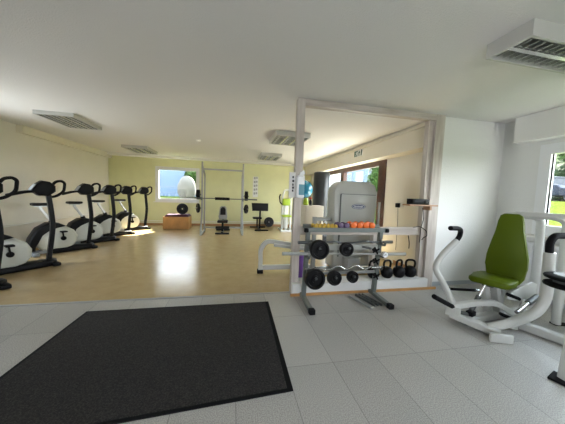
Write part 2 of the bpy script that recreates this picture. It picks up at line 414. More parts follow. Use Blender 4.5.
# ------------------------------------------------------------------ outside
struct(MB().ext(-40, 3.6, YB+.3, 60, .3, .88).build('ground', 'grass', smooth=False), 'sunlit lawn outside the back window')
b = MB(); m = frame((0, 10, 0), (1, 0, 0), (0, 0, 1))
b.prism([(3.6, -.3), (3.6, -.05), (6, -.05), (14, 1.5), (70, 1.5), (70, -.3)], m, 100); struct(b.build('ground_side', 'grass', smooth=False), 'sunlit lawn rising beyond the right window')
struct(MB().ext(XF+.2, XF+1.1, -6, 3.4, CH+.05, CH+.2).build('roof', 'facade_white', smooth=False), 'added overhang outside, unseen, blocks sun from the right window')  # unseen eave, added to keep direct sun out of the front room
struct(MB().ext(XR+.2, 6.8, 3.9, 12, -.06, -.02).build('bounce_terrace', 'bounce_paving', smooth=False), 'added pale slab outside the brown door, bounces light inside')  # unseen pale slab, added so sunlight bounces up to the back ceiling
struct(MB().ext(17.2, 20, -30, 30, 1.4, 1.52).build('road', 'asphalt', smooth=False), 'asphalt parking strip')
# blue house behind the back window
h = thing('neighbour_building', 'pale blue rendered building behind the back window', 'building', (-5, 22, .88))
MB().ext(-16, 1.5, 22, 30, .7, 5.0).build('wall', 'facade_blue', h, True, smooth=False)
MB().ext(-16.2, 1.7, 21.8, 30, 5.0, 5.2).build('roof', 'facade_white', h, True, smooth=False)
MB().ext(-6.9, -5.9, 21.95, 22, 1.9, 3.2).build('window', 'facade_glass', h, True, smooth=False)
r = thing('railing', 'white metal railing in front of the blue building', 'railing', (-5, 19, .88))
b = MB(); b.sweep([(-9, 19, 1.65), (-3.6, 19, 1.65)], .018); b.sweep([(-9, 19, 1.2), (-3.6, 19, 1.2)], .012); b.build('rail', 'rail_white', r, True)
for x in (-9, -7.7, -6.4, -5.1, -3.8): MB().cyl((x, 19, .88), (x, 19, 1.65), .018).build('post', 'rail_white', r, True)
b = MB(); b.sphere((0, 0, .6), (.55, .45, .82), 24)
rk = random.Random(3)
for v in b.bm.verts: v.co += v.co.normalized()*rk.uniform(-.04, .04)
o = tag(b.build('boulder', 'stone'), 'tall pale boulder standing on the lawn outside the back window', 'boulder'); o.location = (-2.8, 16.2, .88)

def crown(b, c, r, n, sz, rnd):
    for i in range(n):
        while True:
            p = Vector((rnd.uniform(-1, 1), rnd.uniform(-1, 1), rnd.uniform(-1, 1)))
            if .3 < p.length < 1: break
        p = p.lerp(p.normalized(), .45)
        p = Vector((p.x*r[0], p.y*r[1], p.z*r[2]))+Vector(c)
        a = Vector((rnd.gauss(0, 1), rnd.gauss(0, 1), rnd.gauss(0, 1))).normalized()*sz*rnd.uniform(.6, 1.3); d = a.orthogonal().normalized()*sz*.6
        b.bm.faces.new([b.bm.verts.new(p+v) for v in (a, d, -a, -d)])
def tree(name, label, loc, r, hz, n=1500, sz=.16, leaf='leaf', cat='tree', group=None):
    rnd = random.Random(hash(loc) & 0xffff if False else int(abs(loc[0]*31+loc[1]*17)))
    t = thing(name, label, cat, loc, 0, group)
    b = MB(); b.sweep([(0, 0, 0), (.05, 0, hz*.5), (0, .04, hz)], .14*max(r)/2, n=8)
    for k in range(5):
        a = k*1.3; b.sweep([(0, 0, hz*.7), (cos(a)*r[0]*.5, sin(a)*r[1]*.5, hz+r[2]*.1)], .05*max(r)/2, n=6)
    b.build('trunk', 'bark', t)
    b = MB(); crown(b, (0, 0, hz), r, n, sz, rnd)
    b.sphere((0, 0, hz), (r[0]*.8, r[1]*.8, r[2]*.8), 14)
    b.build('foliage', leaf, t, smooth=False)
tree('leafy_tree', 'leafy green tree right of the pale boulder outside', (-2.3, 19.5, .88), (1.2, 1.0, 1.2), 1.7)
GT = 'trees beyond the right window'
tree('broadleaf_tree', 'leafy tree beyond the lawn with branches above the parked car', (27, 12.5, 1.5), (3.0, 3.0, 2.9), 3.6, 4200, .30, group=GT)
tree('broadleaf_tree', 'dark leafy tree at the far left of the right window view', (28, 19.8, 1.5), (3.2, 3.2, 3.0), 3.4, 2200, .22, 'leaf_dark', group=GT)
tree('broadleaf_tree', 'tree at the right edge of the right window view', (26, 6, 1.5), (3.0, 3.0, 2.8), 3.9, 3600, .30, group=GT)
tree('hedge_bush', 'dark hedge bush behind the parked car', (22.8, 13, 1.5), (.9, 6, 1.7), 1.3, 3500, .16, 'leaf_dark', 'bush')
# parked car
def make_car():
    c = thing('parked_car', 'dark blue car parked beyond the lawn', 'car', (18.6, 11.9, 1.52), radians(82))
    m = frame((0, 0, 0), (1, 0, 0), (0, 0, 1))
    body = [(-2.1, .35), (-2.15, .75), (-1.95, .95), (-1.2, 1.02), (1.0, 1.0), (1.9, .85), (2.15, .65), (2.15, .35), (1.75, .3), (1.6, .55), (1.3, .66), (1.0, .55), (.88, .3), (-.9, .3), (-1.02, .55), (-1.3, .66), (-1.6, .55), (-1.75, .3)]
    MB().prism(body, m, 1.75, .06).build('body', 'car_paint', c)
    MB().prism([(-1.6, 1.0), (-1.2, 1.42), (.2, 1.46), (1.05, .99)], m, 1.5, .05).build('cabin', 'car_glass', c)
    MB().prism([(-1.25, 1.42), (-1.1, 1.48), (.1, 1.5), (.25, 1.45)], m, 1.45, .01).build('roof', 'car_paint', c)
    for x in (-1.32, 1.3):
        for y in (-.8, .8):
            w = MB().cyl((x, y-.1, .31), (x, y+.1, .31), .31, bev=.03).build('wheel', 'black_rubber', c)
            MB().cyl((x, y-.115, .31), (x, y+.115, .31), .19).build('rim', 'steel', w)
make_car()
# building outside the brown door
h = thing('glazed_building', 'grey blue building with rows of windows outside the brown door', 'building', (11, 14, -.5))
MB().ext(10, 16, 13, 21.6, -.5, 6).build('wall', 'facade_blue', h, True, smooth=False)
for k in range(4):
    for j in range(3):
        y = 13.6+k*1.9; z = .6+j*1.7
        f = MB().ext(9.96, 10, y, y+1.2, z, z+1.1).build('window', 'facade_white', h, True, smooth=False)
        MB().ext(9.945, 9.96, y+.08, y+1.12, z+.08, z+1.02).build('pane', 'facade_glass', f, True, smooth=False)
for k in range(3):
    f = MB().ext(10.4+k*1.9, 11.6+k*1.9, 12.96, 13, 1.9, 3.2).build('window', 'facade_white', h, True, smooth=False)
    MB().ext(10.5+k*1.9, 11.5+k*1.9, 12.945, 12.96, 2.0, 3.1).build('pane', 'facade_glass', f, True, smooth=False)
h = thing('white_building', 'bright white building seen through the left door pane', 'building', (6, 26, -.5))
MB().ext(6, 16, 26, 32, -.5, 6.5).build('wall', 'facade_bright', h, True, smooth=False)
MB().ext(5.8, 16.2, 25.8, 32.2, 6.5, 6.7).build('roof', 'facade_glass', h, True, smooth=False)
tree('garden_tree', 'tree beside the glazed building outside the brown door', (8.4, 12.7, -.5), (.75, .7, 1.6), 2.9, 1300, .11)

# ------------------------------------------------------------------ ceiling lights
def louver_light(label, x0, x1, y0, y1, h, cells, grid=False):
    cx, cy = (x0+x1)/2, (y0+y1)/2; lx, ly = x1-x0, y1-y0
    t = thing('ceiling_light', label, 'ceiling light', (cx, cy, CH), 0, 'surface mounted louvre ceiling lights')
    b = MB(); w = .022
    b.ext(-lx/2, lx/2, -ly/2, -ly/2+w, -h, 0); b.ext(-lx/2, lx/2, ly/2-w, ly/2, -h, 0)
    b.ext(-lx/2, -lx/2+w, -ly/2+w, ly/2-w, -h, 0); b.ext(lx/2-w, lx/2, -ly/2+w, ly/2-w, -h, 0)
    b.build('housing', 'lamp_housing', t, smooth=False)
    MB().ext(-lx/2+w, lx/2-w, -ly/2+w, ly/2-w, -.012, 0).build('tray', 'lamp_tray', t, smooth=False)
    al = 'x' if lx > ly else 'y'
    L, Wd = (lx, ly) if al == 'x' else (ly, lx)
    nb = 2 if Wd < .5 else 3
    b = MB(); pitch = (Wd-2*w)/nb
    def put(bb, a0, a1, c0, c1, z0, z1):
        if al == 'x': bb.ext(a0, a1, c0, c1, z0, z1)
        else: bb.ext(c0, c1, a0, a1, z0, z1)
    for k in range(1, nb): put(b, -L/2+w, L/2-w, -Wd/2+w+k*pitch-.018, -Wd/2+w+k*pitch+.018, -h+.003, -h+.014)
    for i in range(cells):
        a = -L/2+w+(i+.5)*(L-2*w)/cells
        for k in range(nb):
            c = -Wd/2+w+(k+.5)*pitch
            put(b, a-.003, a+.003, c-pitch/2+.018, c+pitch/2-.018, -h+.003, -h+.045)
    if grid:
        for k in range(nb*4):
            c = -Wd/2+w+(k+.5)*pitch/4; put(b, -L/2+w, L/2-w, c-.002, c+.002, -h+.003, -h+.045)
    b.build('louvre', 'reflector', t, smooth=False)
    for k in range(nb):
        c = -Wd/2+w+(k+.5)*pitch
        p = ((-L/2+.04, c, -.04), (L/2-.04, c, -.04)) if al == 'x' else ((c, -L/2+.04, -.04), (c, L/2-.04, -.04))
        MB().cyl(*p, .013).build('fluorescent_tube', 'tube_lamp', t)
louver_light('long white louvre light above the green seated machine', 2.02, 3.26, 1.39, 1.71, .115, 18)
louver_light('ceiling light with fine glittering grid, above the nearest exercise bikes', -3.34, -2.74, 5.0, 5.95, .065, 16, True)
louver_light('ceiling light nearest the corner of cream and lime walls', -3.2, -2.5, 8.0, 9.1, .075, 9)
louver_light('ceiling light half hidden behind the left timber post', .84, 1.56, 4.9, 5.85, .10, 6)
louver_light('ceiling light above the barbell rack near the lime wall', .86, 1.52, 7.65, 8.75, .09, 6)
b = MB().lathe([(0, -.045), (.035, -.043), (.05, -.03), (.055, 0), (0, 0)]); o = tag(b.build('smoke_detector', 'white_trim'), 'small round white smoke detector on the ceiling', 'smoke detector'); o.location = (-.86, 6.5, CH)

# ------------------------------------------------------------------ door mat
dm = thing('door_mat', 'large black entrance mat lying on the grey tiles', 'mat', (-.5, 2.2, 0))
out = [(-1.555, 2.98), (.48, 2.98), (.45, 1.555), (-1.30, 1.45), (-1.60, 1.94)]
def lerp_in(P, k):
    c = Vector((sum(p[0] for p in P)/len(P), sum(p[1] for p in P)/len(P)))
    return [tuple(c+(Vector(p)-c)*k) for p in P]
m0 = Matrix.Translation((0, 0, .004)); MB().prism(out, m0, .008).build('rubber_edge', 'black_rubber', dm, True, smooth=False)
MB().prism(lerp_in(out, .965), Matrix.Translation((0, 0, .007)), .012).build('pile', 'coir', dm, True, smooth=False)

# ------------------------------------------------------------------ exercise bikes; local x forward, mast foot at origin
def make_bike():
    t = thing('exercise_bike', '', 'exercise bike', (0, 0, 0), 0, 'exercise bikes lined up along the left wall')
    b = MB(); b.prism([(.0, -.05), (.03, 0), (.0, .05), (-.05, .11), (-.70, .13), (-.78, .06), (-.78, -.06), (-.70, -.13), (-.05, -.11)], Matrix.Translation((0, 0, .06)), .11, .035); b.box((-.02, 0, .035), (.11, .36, .06), bev=.02)
    b.build('base', 'black_plastic', t)
    b = MB(); b.sweep([(-.72, 0, .06), (-1.03, 0, .06)], (.12, .07)); b.box((-.99, 0, .04), (.10, .46, .06), bev=.02); b.build('rear_foot', 'bike_grey', t)
    m = frame((0, 0, 0), (1, 0, 0), (0, 0, 1))
    sh = [(-.38, .13), (-.31, .22), (-.30, .34), (-.36, .46), (-.48, .54), (-.64, .57), (-.82, .55), (-.93, .46), (-.97, .32), (-.95, .18), (-.88, .09), (-.50, .08)]
    MB().prism(sh, m, .26, .07, 4).build('flywheel_shell', 'bike_shell', t, angle=60)
    rear = [(-.50, .56), (-.62, .63), (-.78, .64), (-.94, .54), (-1.05, .34), (-1.10, .10), (-.98, .10), (-.97, .26), (-.90, .42), (-.80, .50), (-.66, .53)]
    MB().prism(rear, m, .28, .03).build('rear_fairing', 'black_plastic', t)
    for s in (-1, 1):
        b = MB(); b.cyl((-.56, s*.12, .31), (-.56, s*.165, .31), .045, bev=.008)
        b.sweep([(-.56, s*.16, .31), (-.56+s*.02, s*.17, .31-s*.14)], (.03, .022)); c = b.build('crank', 'black_plastic', t)
        MB().box((-.56+s*.02, s*.23, .31-s*.15), (.1, .11, .03), bev=.008).build('pedal', 'black_plastic', c)
    b = MB(); b.sweep([(-.64, 0, .55), (-.86, 0, .93), (-.86, 0, .97)], (.055, .04), .03); b.build('seat_post', 'seat_post_silver', t)
    b = MB(); b.cyl((-.66, 0, .56), (-.71, 0, .68), .045); b.build('post_collar', 'black_plastic', t)
    st = [(-.99, .09), (-.92, .105), (-.85, .08), (-.77, .03), (-.70, .02), (-.70, -.02), (-.77, -.03), (-.85, -.08), (-.92, -.105), (-.99, -.09)]
    MB().prism(st, Matrix.Translation((0, 0, 1.01)), .055, .02).build('seat', 'black_pad', t)
    MB().sweep([(-.76, 0, .972), (-.95, 0, .972)], (.05, .02)).build('seat_rail', 'seat_post_silver', t)
    b = MB(); b.sweep([(-.09, 0, .06), (-.05, 0, .35), (-.01, 0, .70), (-.035, 0, 1.0), (-.07, 0, 1.32)], (.07, .065), .2); b.build('mast', 'black_satin', t)
    b = MB(); b.prism([(-.28, 1.29), (-.19, 1.21), (-.07, 1.21), (.02, 1.28), (.02, 1.38), (-.05, 1.45), (-.15, 1.465), (-.22, 1.41)], m, .18, .03, 3); cs = b.build('console', 'black_plastic', t)
    MB().box((-.258, 0, 1.352), (.008, .15, .12), ry=radians(32)).build('screen', 'bike_grey', cs)
    MB().sweep([(-.08, 0, 1.32), (.0, 0, 1.40), (.04, 0, 1.46), (.12, 0, 1.475), (.165, 0, 1.44), (.15, 0, 1.29), (.04, 0, 1.20), (-.08, 0, 1.18)], .022, .05, n=10).build('handlebar_loop', 'black_rubber', t)
    for k in (-1, 1):
        MB().sweep([(-.20, k*.05, 1.29), (-.36, k*.06, 1.27), (-.54, k*.07, 1.215)], .02, .05, n=10).build('handlebar_grip', 'black_rubber', t)
    return t
pos = [(-2.99, 3.88, 50), (-3.04, 4.93, 48), (-3.13, 6.3, 47), (-3.05, 7.2, 48), (-3.03, 8.2, 48), (-2.9, 9.25, 46)]
lab = ['exercise bike nearest the camera, cut by the left photo edge', 'second exercise bike from the camera, its black base fully in view',
       'third exercise bike from the camera, in the left wall row', 'fourth exercise bike from the camera, in the left wall row',
       'fifth exercise bike from the camera, white shell catching sunlight', 'exercise bike farthest from the camera, closest to the window']
bk = make_bike()
for i, (x, y, a) in enumerate(pos):
    if i == 0: bk.location = (x, y, 0); bk.rotation_euler = (0, 0, radians(a)); bk['label'] = lab[0]
    else: dup(bk, (x, y, 0), radians(a), lab[i])

# ------------------------------------------------------------------ plates
def plate(r, w, label, loc, axis, group, m='black_iron', hole=.026):
    b = MB(); R = r
    q = Vector(axis).to_track_quat('Z', 'Y').to_matrix().to_4x4()
    b.lathe([(hole, -w/2), (.22*R+hole, -w/2), (.24*R+hole, -w*.25), (.72*R, -w*.25), (.78*R, -w/2), (R*.97, -w/2), (R, -w*.35), (R, w*.35), (R*.97, w/2), (.78*R, w/2), (.72*R, w*.25), (.24*R+hole, w*.25), (.22*R+hole, w/2), (hole, w/2), (hole, -w/2)], q)
    o = tag(b.build('weight_plate', m), label, 'weight plate', group); o.location = loc; return o

# ------------------------------------------------------------------ step box with mat and plate
o = MB().ext(-2.38, -1.52, 9.2, 9.85, 0, .44); tag(o.build('plyo_box', 'step_wood', smooth=False), 'light wooden box below the back window', 'wooden box')
b = MB()
for k in range(3): b.box((-1.93, 9.5, .452+k*.024), (.80-k*.03, .56-k*.02, .022), rz=.03*k-.03, bev=.006)
tag(b.build('folded_mat', 'mat_maroon'), 'dark maroon exercise mats piled on the wooden box', 'exercise mat')
plate(.20, .07, 'black bumper plate upright on the wooden box', (-1.79, 9.5, .715), (.15, -1, 0), None)
plate(.205, .07, 'black plate leaning at the lime wall beside the curl stand', (1.52, 9.95, .21), (.1, -1, .18), None)

# ------------------------------------------------------------------ barbell rack
rk_ = thing('squat_rack', 'silver steel squat rack with crossbar in front of the lime wall', 'squat rack', (-.3, 8.1, 0))
for s, x in ((-1, -.94), (1, .34)):
    b = MB(); b.sweep([(x+s*.01, 7.9, .0), (x+s*.01, 7.98, .25), (x, 8.1, .6), (x, 8.1, 2.32)], (.06, .05), .12); b.build('upright', 'grey_paint', rk_, True)
    b = MB(); b.sweep([(x-s*.0, 8.85, 0), (x, 8.85, 1.95), (x, 8.12, 2.2)], (.05, .05), .1); b.build('rear_upright', 'grey_paint', rk_, True)
    b = MB(); b.sweep([(x, 7.9, .03), (x, 8.85, .03)], (.05, .05)); b.build('foot_rail', 'grey_paint', rk_, True)
    for z in (1.28, .85): MB().cyl((x, 8.1, z), (x+s*.2, 8.1, z), .02).build('plate_peg', 'steel', rk_, True)
    b = MB(); b.box((x, 8.01, 1.13), (.05, .14, .05)); b.box((x, 7.935, 1.155), (.05, .012, .09)); b.build('bar_hook', 'dark_steel', rk_, True)
MB().sweep([(-.94, 8.1, 2.09), (.34, 8.1, 2.09)], (.05, .05)).build('crossbar', 'grey_paint', rk_, True)
MB().sweep([(-.94, 8.85, .12), (.34, 8.85, .12)], (.05, .05)).build('crossbar', 'grey_paint', rk_, True)
def barbell(name, label, cat, a, c, r, slv, rs, loc_pts=None, mt='steel', group=None):
    t = thing(name, label, cat, a, 0, group); a, c = Vector(a), Vector(c); d = (c-a).normalized(); L = (c-a).length
    P = [a+d*slv]+[Vector(p) for p in (loc_pts or [])]+[c-d*slv]
    MB().sweep(P, r, .05).build('shaft', mt, t, True)
    for p, e in ((a, 1), (c, -1)):
        MB().cyl(p, p+d*e*slv, rs).build('sleeve', mt, t, True)
        MB().cyl(p+d*e*slv, p+d*e*(slv+.02), rs*1.5).build('collar', mt, t, True)
    return t
bb = barbell('barbell', 'long barbell with black foam roll resting on the squat rack', 'barbell', (-1.36, 7.96, 1.17), (.80, 7.96, 1.17), .014, .38, .022, mt='dark_steel')
MB().cyl((-.53, 7.96, 1.17), (-.08, 7.96, 1.17), .045).build('foam_roll', 'black_rubber', bb, True)
G = 'black plates on the squat rack pegs'
for s, x in ((-1, -.94), (1, .34)):
    side = 'left' if s < 0 else 'right'
    plate(.155, .10, f'black weight plate on the upper {side} peg of the squat rack', (x+s*.115, 8.1, 1.28), (1, 0, 0), G)
    plate(.15, .05, f'black weight plate on the lower {side} peg of the squat rack', (x+s*.12, 8.1, .85), (1, -.45*s, 0), G)
# bench in the rack
t = thing('weight_bench', 'grey and black adjustable bench standing inside the squat rack', 'bench', (-.3, 8.4, 0))
b = MB().prism([(-.13, 0), (.13, 0), (.15, .1), (.11, .42), (.06, .47), (-.06, .47), (-.11, .42), (-.15, .1)], frame((-.3, 8.62, .44), (1, 0, 0), (0, .3, 1)), .06, .02); bp = b.build('backrest', 'grey_paint', t, True)
b = MB().prism([(-.09, 0), (.09, 0), (.085, .2), (.04, .27), (-.04, .27), (-.085, .2)], frame((-.3, 8.605, .60), (1, 0, 0), (0, .3, 1)), .05, .015); b.build('cushion', 'black_pad', bp, True)
MB().box((-.3, 8.38, .40), (.34, .42, .07), bev=.025).build('seat', 'black_pad', t, True)
b = MB(); b.sweep([(-.3, 8.3, .37), (-.3, 8.3, .06)], (.08, .06)); b.sweep([(-.3, 8.1, .05), (-.3, 8.95, .05)], (.07, .06)); b.sweep([(-.3, 8.75, .52), (-.3, 8.75, .06)], (.05, .05)); b.build('frame', 'black_satin', t, True)
MB().sweep([(-.52, 8.12, .03), (-.08, 8.12, .03)], (.07, .05)).build('foot', 'black_satin', t, True)
MB().sweep([(-.54, 8.95, .03), (-.06, 8.95, .03)], (.07, .05)).build('foot', 'black_satin', t, True)
MB().cyl((-.52, 8.3, .2), (-.08, 8.3, .2), .045).build('leg_roller', 'black_pad', t, True)
# curl stand
t = thing('curl_bench', 'black preacher curl stand with sloping arm pad at the lime wall', 'curl bench', (1.05, 9.2, 0))
MB().prism([(-.29, -.15), (.29, -.15), (.31, .15), (-.31, .15)], frame((1.02, 8.95, .88), (1, 0, 0), (0, .5, 1)), .07, .02).build('arm_pad', 'black_pad', t, True)
b = MB(); b.sweep([(1.03, 9.0, .8), (1.03, 9.05, .06)], (.06, .06)); b.sweep([(1.03, 8.85, .04), (1.03, 9.75, .04)], (.06, .05)); b.build('frame', 'black_satin', t, True)
MB().sweep([(.83, 8.85, .03), (1.33, 8.85, .03)], (.06, .05)).build('foot', 'black_satin', t, True)
MB().sweep([(.72, 9.75, .03), (1.33, 9.75, .03)], (.06, .05)).build('foot', 'black_satin', t, True)
b = MB(); b.box((.98, 9.5, .42), (.34, .3, .07), bev=.02); b.build('seat', 'black_pad', t, True)
MB().sweep([(.98, 9.5, .4), (.98, 9.5, .05)], (.05, .05)).build('seat_post', 'black_satin', t, True)
# wall poster
p = tag(MB().ext(.84, 1.06, YB-.006, YB-.001, 1.22, 2.08).build('wall_poster', 'paper', smooth=False), 'narrow white poster with small grey figures on the lime wall', 'poster')
b = MB()
for k in range(5):
    z = 1.33+k*.16; b.ext(.88, .95, YB-.008, YB-.006, z, z+.09); b.ext(.97, 1.03, YB-.008, YB-.006, z+.02, z+.1)
b.build('print', 'grey_paint', p, smooth=False)

# white and green cable machine at the back right
t = thing('leg_machine', 'white machine with lime green pads behind the left timber post', 'fitness machine', (1.95, 8.8, 0))
b = MB(); b.sweep([(1.76, 8.6, .04), (2.22, 8.6, .04)], (.08, .07)); b.sweep([(1.82, 8.6, .04), (1.82, 9.4, .04)], (.06, .06)); b.sweep([(2.16, 8.6, .04), (2.16, 9.4, .04)], (.06, .06)); b.build('base', 'white_paint', t, True)
b = MB(); b.sweep([(1.84, 8.85, .07), (1.84, 8.85, 1.25), (1.9, 8.85, 1.55), (2.1, 8.85, 1.55), (2.16, 8.85, 1.25), (2.16, 8.85, .07)], (.07, .06), .1); b.build('frame', 'white_paint', t, True)
MB().ext(1.92, 2.08, 8.86, 9.1, .1, 1.2, bev=.02).build('weight_cover', 'white_paint', t, True)
MB().box((1.96, 8.74, 1.10), (.30, .08, .26), bev=.03).build('back_pad', 'green_pad', t, True)
MB().box((1.95, 8.62, .60), (.32, .36, .07), bev=.025).build('seat', 'green_pad', t, True)
MB().sweep([(1.95, 8.66, .57), (1.95, 8.66, .07)], (.06, .06)).build('seat_post', 'white_paint', t, True)
MB().sweep([(1.84, 8.8, 1.0), (1.72, 8.7, 1.08), (1.68, 8.66, 1.3), (1.72, 8.66, 1.38)], .025, .05).build('handle', 'black_rubber', t, True)

# ------------------------------------------------------------------ things on and around the left post
d = thing('soap_dispenser', 'white wall dispenser with blue label on the left timber post', 'dispenser', (.88, 3.19, 1.5))
MB().box((.885, 3.15, 1.49), (.105, .09, .30), bev=.015).build('housing', 'dispenser_white', d, True)
MB().box((.895, 3.102, 1.45), (.075, .006, .14), bev=.002).build('label_panel', 'label_blue', d, True)
MB().sweep([(.885, 3.11, 1.62), (.885, 3.08, 1.66), (.92, 3.09, 1.68)], (.06, .012)).build('lever', 'dispenser_white', d, True)
p = tag(MB().ext(.745, .828, 3.185, 3.199, 1.34, 1.68).build('notice_strip', 'paper', smooth=False), 'white notice strip with dark print hanging left of the dispenser', 'notice')
b = MB()
for k, z in enumerate((1.60, 1.55, 1.50, 1.46, 1.42)): b.ext(.785, .805+.006*(k % 2), 3.182, 3.185, z, z+.03)
b.build('print', 'ink', p, smooth=False)

# beige cabinet, gym ball, spray bottle, bag behind the partition
c = thing('storage_cabinet', 'beige low cabinet behind the dumbbell rack', 'cabinet', (2.05, 6.0, 0))
MB().ext(1.82, 2.30, 5.85, 6.25, 0, 1.12, bev=.01).build('body', 'cabinet_beige', c, True)
dd = MB().ext(1.84, 2.28, 5.83, 5.85, .05, 1.08, bev=.004).build('door', 'cabinet_beige', c, True)
MB().box((2.22, 5.82, .7), (.02, .02, .12), bev=.004).build('handle', 'steel', dd, True)
sb = thing('spray_bottle', 'dark spray bottle with red head on the beige cabinet', 'bottle', (1.97, 5.95, 1.12))
MB().lathe([(0, 0), (.03, 0), (.033, .02), (.033, .11), (.013, .15), (.013, .17), (0, .17)]).build('body', 'black_plastic', sb)
MB().box((-.01, 0, .19), (.07, .025, .04), bev=.006).build('spray_head', 'red_plastic', sb)
st_ = thing('ball_stand', 'slim white column carrying the blue gym ball', 'stand', (1.95, 6.55, 0))
MB().box((1.95, 6.55, .02), (.4, .4, .04), bev=.01).build('base', 'white_paint', st_, True)
MB().cyl((1.95, 6.55, .04), (1.95, 6.55, 1.26), .04).build('pole', 'white_paint', st_, True)
MB().lathe([(.14, .0), (.16, .0), (.16, .02), (.14, .02), (.14, 0)], Matrix.Translation((1.95, 6.55, 1.27))).cyl((1.95, 6.55, 1.255), (1.95, 6.55, 1.272), .145).build('ring', 'white_paint', st_, True)
o = tag(MB().sphere((0, 0, 0), .26, 32).build('gym_ball', 'ball_blue'), 'shiny blue gym ball beside the black punching bag', 'gym ball'); o.location = (1.95, 6.55, 1.54)
g = tag(MB().lathe([(0, 0), (.05, 0), (.07, .03), (.06, .12), (.04, .18), (0, .2)]).build('kettle_bag', 'green_pad'), 'lime green pouch standing on the cabinet beneath the gym ball', 'pouch'); g.location = (1.88, 6.08, 1.12)
pb = thing('punching_bag', 'tall black punching bag in front of the brown door', 'punching bag', (2.60, 6.9, 0))
MB().lathe([(0, .55), (.215, .55), (.235, .57), (.24, .62), (.24, 2.02), (.23, 2.06), (.2, 2.08), (0, 2.08)], Matrix.Translation((2.60, 6.9, 0)), 36).build('bag', 'bag_black', pb, True)
MB().lathe([(0, 0), (.28, 0), (.30, .03), (.28, .2), (.12, .3), (.09, .36), (.09, .55), (0, .55)], Matrix.Translation((2.60, 6.9, 0)), 32).build('base', 'black_plastic', pb, True)

# ------------------------------------------------------------------ multi gym with the grey shroud
t = thing('multi_gym', 'grey multi gym with rounded shroud and blue oval emblem', 'fitness machine', (2.1, 4.0, 0))
def rrect(w, z0, z1, rr, n=6):
    P = [(-w/2, z0), (w/2, z0)]
    for k in range(n+1): a = k*pi/2/n; P.append((w/2-rr+rr*cos(a), z1-rr+rr*sin(a)))
    for k in range(n+1): a = pi/2+k*pi/2/n; P.append((-w/2+rr+rr*cos(a), z1-rr+rr*sin(a)))
    return P
SX = 2.185
MB().prism(rrect(.82, .10, 1.655, .17), frame((SX, 4.18, 0), (1, 0, 0), (0, 0, 1)), .34, .05, 4).build('shroud', 'shroud_grey', t, True, angle=50)
sp = MB().prism(rrect(.66, .30, 1.42, .015, 2), frame((SX+.03, 3.995, 0), (1, 0, 0), (0, 0, 1)), .03, .008, 2).build('front_panel', 'shroud_grey', t, True)
MB().box((SX-.305, 3.99, .86), (.010, .026, 1.12)).box((SX+.03, 3.99, 1.425), (.67, .026, .010)).build('panel_gap', 'dark_steel', t, True)
q = frame((2.22, 3.974, 1.21), (1, 0, 0), (0, 0, 1))
oval = lambda a, c: [(a*cos(k*2*pi/28), c*sin(k*2*pi/28)) for k in range(28)]
lg = MB().prism(oval(.135, .048), q, .006).build('emblem', 'logo_blue', t, True)
b = MB(); b.sweep([q @ Vector((x, y, .004)) for x, y in oval(.118, .036)], .0035, closed=True, n=6, upv=(0, 1, 0))
for k in range(8): b.box(q @ Vector((-.078+k*.022, .002, .005)), (.010, .004, .022+.006*(k % 3 == 0)), ry=.25)
b.box(q @ Vector((0, -.014, .005)), (.15, .004, .004)); b.build('emblem_lettering', 'logo_white', lg, True)
b = MB(); b.sweep([(1.76, 4.05, .04), (2.6, 4.05, .04)], (.08, .08)); b.sweep([(1.45, 4.1, .05), (1.45, 4.1, 1.0)], (.07, .07)); b.sweep([(1.45, 4.1, .96), (1.9, 4.15, .96)], (.06, .06)); b.sweep([(1.2, 4.1, .05), (1.9, 4.1, .05)], (.07, .07)); b.sweep([(2.12, 4.3, .04), (2.12, 4.3, .3)], (.9, .3)); b.build('frame', 'grey_paint', t, True)
b = MB(); b.sweep([(.50, 4.12, .05), (.50, 4.12, .44), (.60, 4.12, .57), (1.45, 4.12, .44)], (.08, .07), .14); b.sweep([(.50, 4.12, .10), (1.40, 4.12, .10)], (.06, .08)); b.build('leg_frame', 'white_paint', t, True)
MB().box((.50, 4.12, .035), (.1, .1, .07), bev=.01).build('foot', 'black_rubber', t, True)
MB().sweep([(.72, 4.05, .51), (1.35, 4.05, .42)], (.04, .05)).build('side_bar', 'white_paint', t, True)
MB().sweep([(SX+.46, 4.0, .3), (SX+.46, 4.0, 1.3)], (.035, .035)).build('guide_bar', 'white_paint', t, True)
fr_ = tag(MB().lathe([(.03, 0), (.07, 0), (.075, .01), (.075, .43), (.07, .44), (.03, .44), (.03, 0)]).build('foam_roller', 'purple_foam'), 'purple foam roller standing behind the dumbbell rack', 'foam roller'); fr_.location = (1.06, 3.6, 0)

# ------------------------------------------------------------------ dumbbell and plate rack
t = thing('dumbbell_rack', 'dark grey steel rack holding dumbbells, bars and plates before the timber frame', 'rack', (1.45, 2.9, 0))
for x in (.945, 1.965):
    b = MB(); b.sweep([(x, 2.98, .03), (x, 2.90, .95)], (.055, .055)); b.build('upright', 'rack_grey', t, True)
    dx = -.01 if x < 1.2 else .0
    b = MB(); b.sweep([(x, 3.06, .05), (x+dx, 2.62, .03)], (.06, .05)); f = b.build('foot', 'rack_grey', t, True)
    MB().box((x+dx, 2.60, .032), (.07, .07, .062), bev=.008).build('end_cap', 'black_rubber', f, True)
    for z, yy in ((.79, 2.845), (.63, 2.865), (.46, 2.88)):
        MB().sweep([(x, yy+.04, z-.03), (x, yy-.05, z-.03), (x, yy-.06, z+.02)], (.03, .02)).build('bar_hook', 'dark_steel', t, True)
b = MB(); b.box((1.455, 2.90, .955), (1.10, .20, .025), rx=.12, bev=.006); b.box((1.455, 2.80, .962), (1.10, .015, .05)); b.box((1.455, 3.0, .985), (1.10, .015, .05)); b.build('shelf', 'rack_grey', t, True)
MB().box((1.985, 2.80, .955), (.05, .05, .05), bev=.01).build('end_cap', 'black_rubber', t, True)
